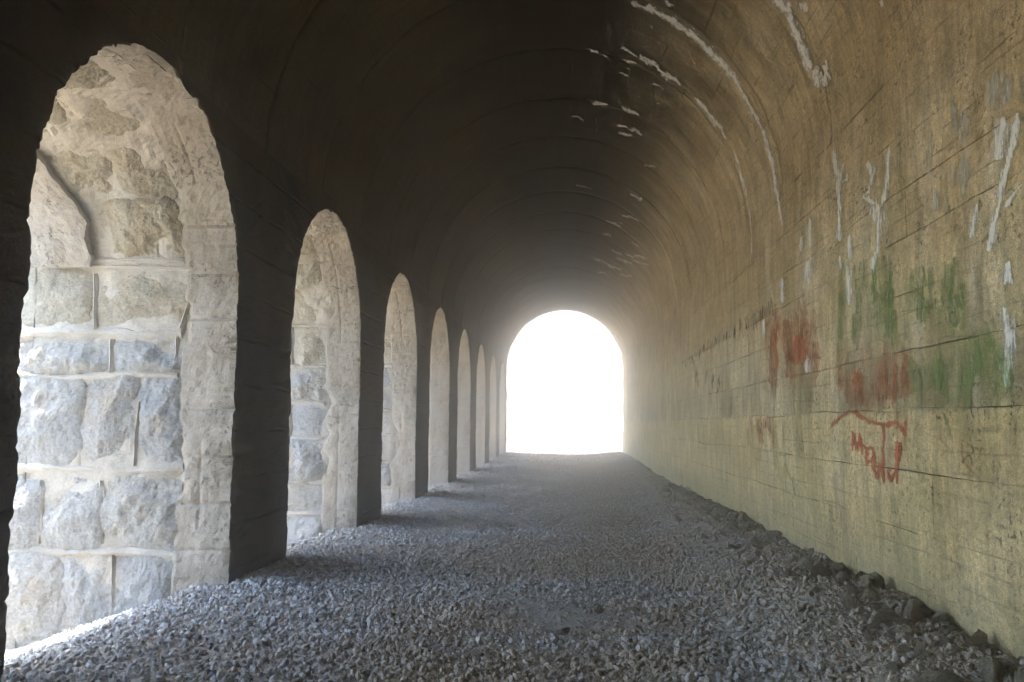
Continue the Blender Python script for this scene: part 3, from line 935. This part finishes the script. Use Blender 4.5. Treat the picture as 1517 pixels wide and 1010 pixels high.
paint([(B(p), w) for p, w in [([(1005, 270), (968, 475)], 14), ([(1072, 250), (1030, 480), (992, 620), (985, 700), (925, 910)], 8), ([(1098, 590), (1010, 700)], 7), ([(880, 690), (845, 850)], 6)]], M_LIME, "broad white lime runs near the top of the wall", name="lime_streak", each=True, grow=2.0)
paint(block(B, 930, 1098, 40, 230, 16, 80, 170, 9) + block(B, 745, 835, 180, 400, 9, 100, 190, 7) + block(B, 740, 845, 440, 650, 8, 60, 140, 8) + block(B, 630, 660, 330, 660, 4, 100, 160, 6) + block(B, 660, 730, 600, 730, 5, 70, 120, 7),
      M_LIMEW, "pale thin lime patches on the upper wall", XP + 0.0015, name="lime_streak")
paint([(A(p), w) for p, w in [([(1085, 210), (1105, 320), (1112, 440), (1100, 540)], 9), ([(1115, 20), (1092, 115)], 9), ([(440, 10), (446, 200)], 5), ([(548, 0), (545, 70)], 5), ([(270, 20), (280, 110)], 9), ([(165, 90), (168, 190)], 6), ([(270, 410), (268, 480)], 6),
      ([(92, 260), (90, 340)], 4)]], M_LIME, "scattered white lime drips between the painted letters", name="lime_streak", each=True, grow=2.0)

# thick lime crusts that have grown out of the leaking joints of the vault
crusts = [
    ([(935, 3), (975, 18), (1010, 38), (1050, 72), (1085, 110), (1110, 150), (1130, 190), (1143, 235), (1150, 280), (1160, 335)], 8),
    ([(1000, 38), (1028, 52), (1055, 78)], 9), ([(1120, 170), (1134, 200)], 8),
    ([(955, 82), (985, 108), (1010, 125)], 6), ([(1030, 142), (1072, 195), (1078, 205)], 6), ([(1088, 220), (1103, 270), (1112, 320), (1115, 375)], 4),
    ([(1145, 0), (1172, 15), (1175, 45)], 8), ([(1172, 30), (1190, 75), (1205, 100)], 10), ([(1206, 100), (1214, 128)], 12), ([(1228, 88), (1220, 126)], 11), ([(1186, 2), (1198, 18)], 8),
    ([(1306, 0), (1312, 10)], 9), ([(985, 0), (1000, 8)], 8), ([(950, 78), (960, 96)], 4),
    ([(800, 160), (835, 159), (860, 156)], 4), ([(700, 162), (722, 157), (735, 150)], 3), ([(880, 154), (900, 152)], 6), ([(925, 162), (946, 166)], 5),
]
rf = random.Random(21)
for _ in range(30):                          # scattered flecks, thicker towards the far end
    fx, fy = rf.gauss(905, 38), rf.uniform(60, 420)
    if fx > 985 - 0.05 * fy:
        continue
    ln = rf.uniform(8, 26)
    crusts.append(([(fx, fy), (fx + ln * 0.5, fy + ln * rf.uniform(-0.1, 0.25)), (fx + ln, fy + ln * rf.uniform(0.1, 0.5))], rf.uniform(1.6, 3.6)))
paint(crusts, M_CRUST, "raised white lime crust along a leaking joint", 0.008, "lime_crust", 0.9, True, 0.85)

# ------------------------------------------------------------------ gravel and rubble
PHI = (1 + 5 ** 0.5) / 2
ICO = np.array([(-1, PHI, 0), (1, PHI, 0), (-1, -PHI, 0), (1, -PHI, 0), (0, -1, PHI), (0, 1, PHI), (0, -1, -PHI), (0, 1, -PHI), (PHI, 0, -1), (PHI, 0, 1), (-PHI, 0, -1), (-PHI, 0, 1)]) / math.sqrt(1 + PHI * PHI)
ICF = np.array([(0, 11, 5), (0, 5, 1), (0, 1, 7), (0, 7, 10), (0, 10, 11), (1, 5, 9), (5, 11, 4), (11, 10, 2), (10, 7, 6), (7, 1, 8), (3, 9, 4), (3, 4, 2), (3, 2, 6), (3, 6, 8), (3, 8, 9), (4, 9, 5), (2, 4, 11), (6, 2, 10), (8, 6, 7), (9, 8, 1)])


def pebbles(n, x0, x1, y0, y1, smin, smax):
    x = rng.uniform(x0, x1, n); y = rng.uniform(y0, y1, n)
    s = smin + (smax - smin) * rng.random(n) ** 2.6
    # heaps and worn wheel tracks: fewer stones stand proud in the trodden patches
    trk = np.exp(-((x + 0.1 + 0.3 * fbm(y * 0.3, 2.2, 0, 2, 605)) / 0.9) ** 2)
    keep = fbm(x * 0.9, y * 0.6, 0, 4, 601) + 0.45 - 0.42 * trk > rng.uniform(-0.6, 0.5, n)
    # none inside the piers
    ph = (y - C0) / PITCH; ph = (ph - np.round(ph)) * PITCH
    keep &= ~((x < XL + 0.02) & (np.abs(ph) > AR - 0.03))
    keep &= x > -4.35 + 0.3 * fbm(y * 2, 0.2, 0, 2, 603)
    keep &= ~((x > 1.55) & (rng.random(n) < 0.3))
    x, y, s = x[keep], y[keep], s[keep]; n = len(x)
    V = ICO[None] * (1 + 0.30 * rng.uniform(-1, 1, (n, 12, 1)))
    V = V * rng.uniform(0.65, 1.25, (n, 1, 3)) * np.array([1, 1, 0.8])
    q = rng.normal(size=(n, 4)); q /= np.linalg.norm(q, axis=1)[:, None]
    w_, a, b, c = q.T
    R = np.stack([1 - 2 * (b * b + c * c), 2 * (a * b - c * w_), 2 * (a * c + b * w_), 2 * (a * b + c * w_), 1 - 2 * (a * a + c * c), 2 * (b * c - a * w_),
                  2 * (a * c - b * w_), 2 * (b * c + a * w_), 1 - 2 * (a * a + b * b)], -1).reshape(n, 3, 3)
    V = np.einsum('nij,nkj->nki', R, V) * s[:, None, None]
    z = terrain_h(x, y) + s * rng.uniform(-0.2, 0.65, n)
    V = V + np.stack([x, y, z], -1)[:, None]
    F = ICF[None] + (np.arange(n) * 12)[:, None, None]
    return V.reshape(-1, 3), F.reshape(-1, 3)


parts = [pebbles(82000, -4.5, 2.36, 3.6, 9.5, 0.006, 0.027), pebbles(26000, -4.5, 2.36, 9.5, 17, 0.010, 0.030), pebbles(12000, -4.0, 2.36, 17, 40, 0.018, 0.04),
         pebbles(5000, -3.2, 2.36, -3, 3.6, 0.02, 0.045)]
off = 0; VV = []; FF = []
for v_, f_ in parts:
    VV.append(v_); FF.append(f_ + off); off += len(v_)
gravel = link("gravel", make_mesh("gravel", np.concatenate(VV), np.concatenate(FF), M_GRAVEL, False),
              label="loose grey railway ballast covering the tunnel floor", category="gravel", kind="stuff")


def rock_mesh(seed_):
    """an angular broken stone: a cut-down ball"""
    import bmesh
    bm = bmesh.new()
    bmesh.ops.create_icosphere(bm, subdivisions=2, radius=1)
    r_ = random.Random(seed_)
    pl = []
    for _ in range(11):
        nrm = Vector((r_.gauss(0, 1), r_.gauss(0, 1), r_.gauss(0, 1))).normalized()
        pl.append((nrm, r_.uniform(0.26, 0.66)))
    for v in bm.verts:
        for nrm, d in pl:
            e = v.co.dot(nrm) - d
            if e > 0:
                v.co -= nrm * e
    co = np.array([v.co[:] for v in bm.verts])
    nz_ = fbm(co[:, 0] * 2.5, co[:, 1] * 2.5, co[:, 2] * 2.5 + seed_, 3, seed_)
    for v, q in zip(bm.verts, nz_):
        v.co *= 1.35 * (1 + 0.20 * q)
    me = bpy.data.meshes.new("rubble_stone")
    bm.to_mesh(me); bm.free()
    me.materials.append(M_RUBBLE)
    return me


rocks = [rock_mesh(s) for s in range(12)]
G = "rubble stones heaped along the graffiti wall"


def rock(px, y, size, label, squash=0.75, lift=0.25, mesh=None):
    o = link("rubble_stone", mesh or rr.choice(rocks), label=label, category="stone", group=G)
    x = px
    o.location = (x, y, float(terrain_h(np.array(x), np.array(y))) + size * lift)
    o.scale = (size * rr.uniform(0.8, 1.15), size * rr.uniform(0.8, 1.25), size * squash * rr.uniform(0.85, 1.15))
    o.rotation_euler = (rr.uniform(-0.5, 0.5), rr.uniform(-0.5, 0.5), rr.uniform(0, 6.28))
    return o


def rock_px(px, py, wpx, label, squash=0.75, lift=0.2, wall=True):
    p = on_z(px, py, 0.15)
    d = p[1]
    s = wpx / FPX * d * 0.5 / 0.95
    return rock(min(p[0], XR - s * 0.7), d, s, label, squash, lift)


rock_px(1352, 925, 44, "big upright greyish boulder stone leaning on the wall foot", 1.15, 0.35)
rock_px(1390, 930, 26, "narrow dark stone standing just behind the big upright stone", 1.4, 0.35)
rock_px(1215, 858, 40, "broad dusty stone lodged against the wall foot at mid bank", 0.8)
rock_px(1085, 785, 34, "blocky stone at the wall foot under the small faded red patch", 0.9)
rock_px(1062, 772, 26, "dark angular stone next to the blocky stone on the bank", 0.9)
rock_px(1130, 815, 26, "pale stone half way down the bank below the wall", 0.8)
rock_px(1440, 968, 46, "broad flat stone at the near end of the rubble bank", 0.7)
rock_px(1330, 935, 34, "reddish brown stone in front of the big upright stone", 0.7)
rock_px(1290, 905, 30, "squat stone just beyond the big upright stone", 0.8)
def bank_label(x, y, size):
    k_ = "small clod-like" if size < 0.042 else ("fist sized" if size < 0.062 else "large angular")
    if y < 5.9:
        where = "on the near end of the rubble bank"
    elif y < 8.2:
        where = "on the bank below the red scrawled letters"
    elif y < 11.5:
        where = "on the bank below the washed red patch"
    else:
        where = "far along the bank towards the portal"
    side = "against the wall" if x > XR - 0.25 else "on the gravel side"
    return f"{k_} brown stone {where}, {side}"


for i in range(250):
    y = 4.3 + 15.5 * rr.random() ** 1.5
    s = rr.choice([0.028, 0.034, 0.04, 0.047, 0.055, 0.07]) * rr.uniform(0.8, 1.25)
    x = XR - s * 0.7 - 0.02 - abs(rr.gauss(0, 0.36))
    rock(x, y, s, bank_label(x, y, s), 0.8, rr.uniform(0.15, 0.5))
for i in range(22):
    y = 4.6 + 9 * rr.random(); x = rr.uniform(-2.4, 1.0)
    o = rock(x, y, rr.uniform(0.028, 0.05), "loose larger stone lying on the gravel near the arcade" if x < -0.6 else "loose larger stone lying on the gravel in mid floor", 0.7, 0.35)
    o["group"] = "larger stones scattered on the gravel floor"

# ------------------------------------------------------------------ haze volume added to imitate lens bloom round the portal
zlo, zhi = float(GZ.min()) - 1.0, max(float(GZ.max()), 8.0) + 2.0
haze_mat = bpy.data.materials.new("bloom_haze")
haze_mat.use_nodes = True
ht = haze_mat.node_tree
ht.nodes.clear()
ho = ht.nodes.new("ShaderNodeOutputMaterial")
hv = ht.nodes.new("ShaderNodeVolumePrincipled")
hv.inputs["Color"].default_value = (0.95, 0.95, 0.93, 1)
hv.inputs["Density"].default_value = 0.027
hv.inputs["Anisotropy"].default_value = 0.96
ht.links.new(hv.outputs[0], ho.inputs["Volume"])
link("haze", box_mesh("haze", -61, 36, -46, 111, zlo, zhi, haze_mat), kind="stuff", label="thin haze added to imitate bloom around the bright far portal", category="haze")
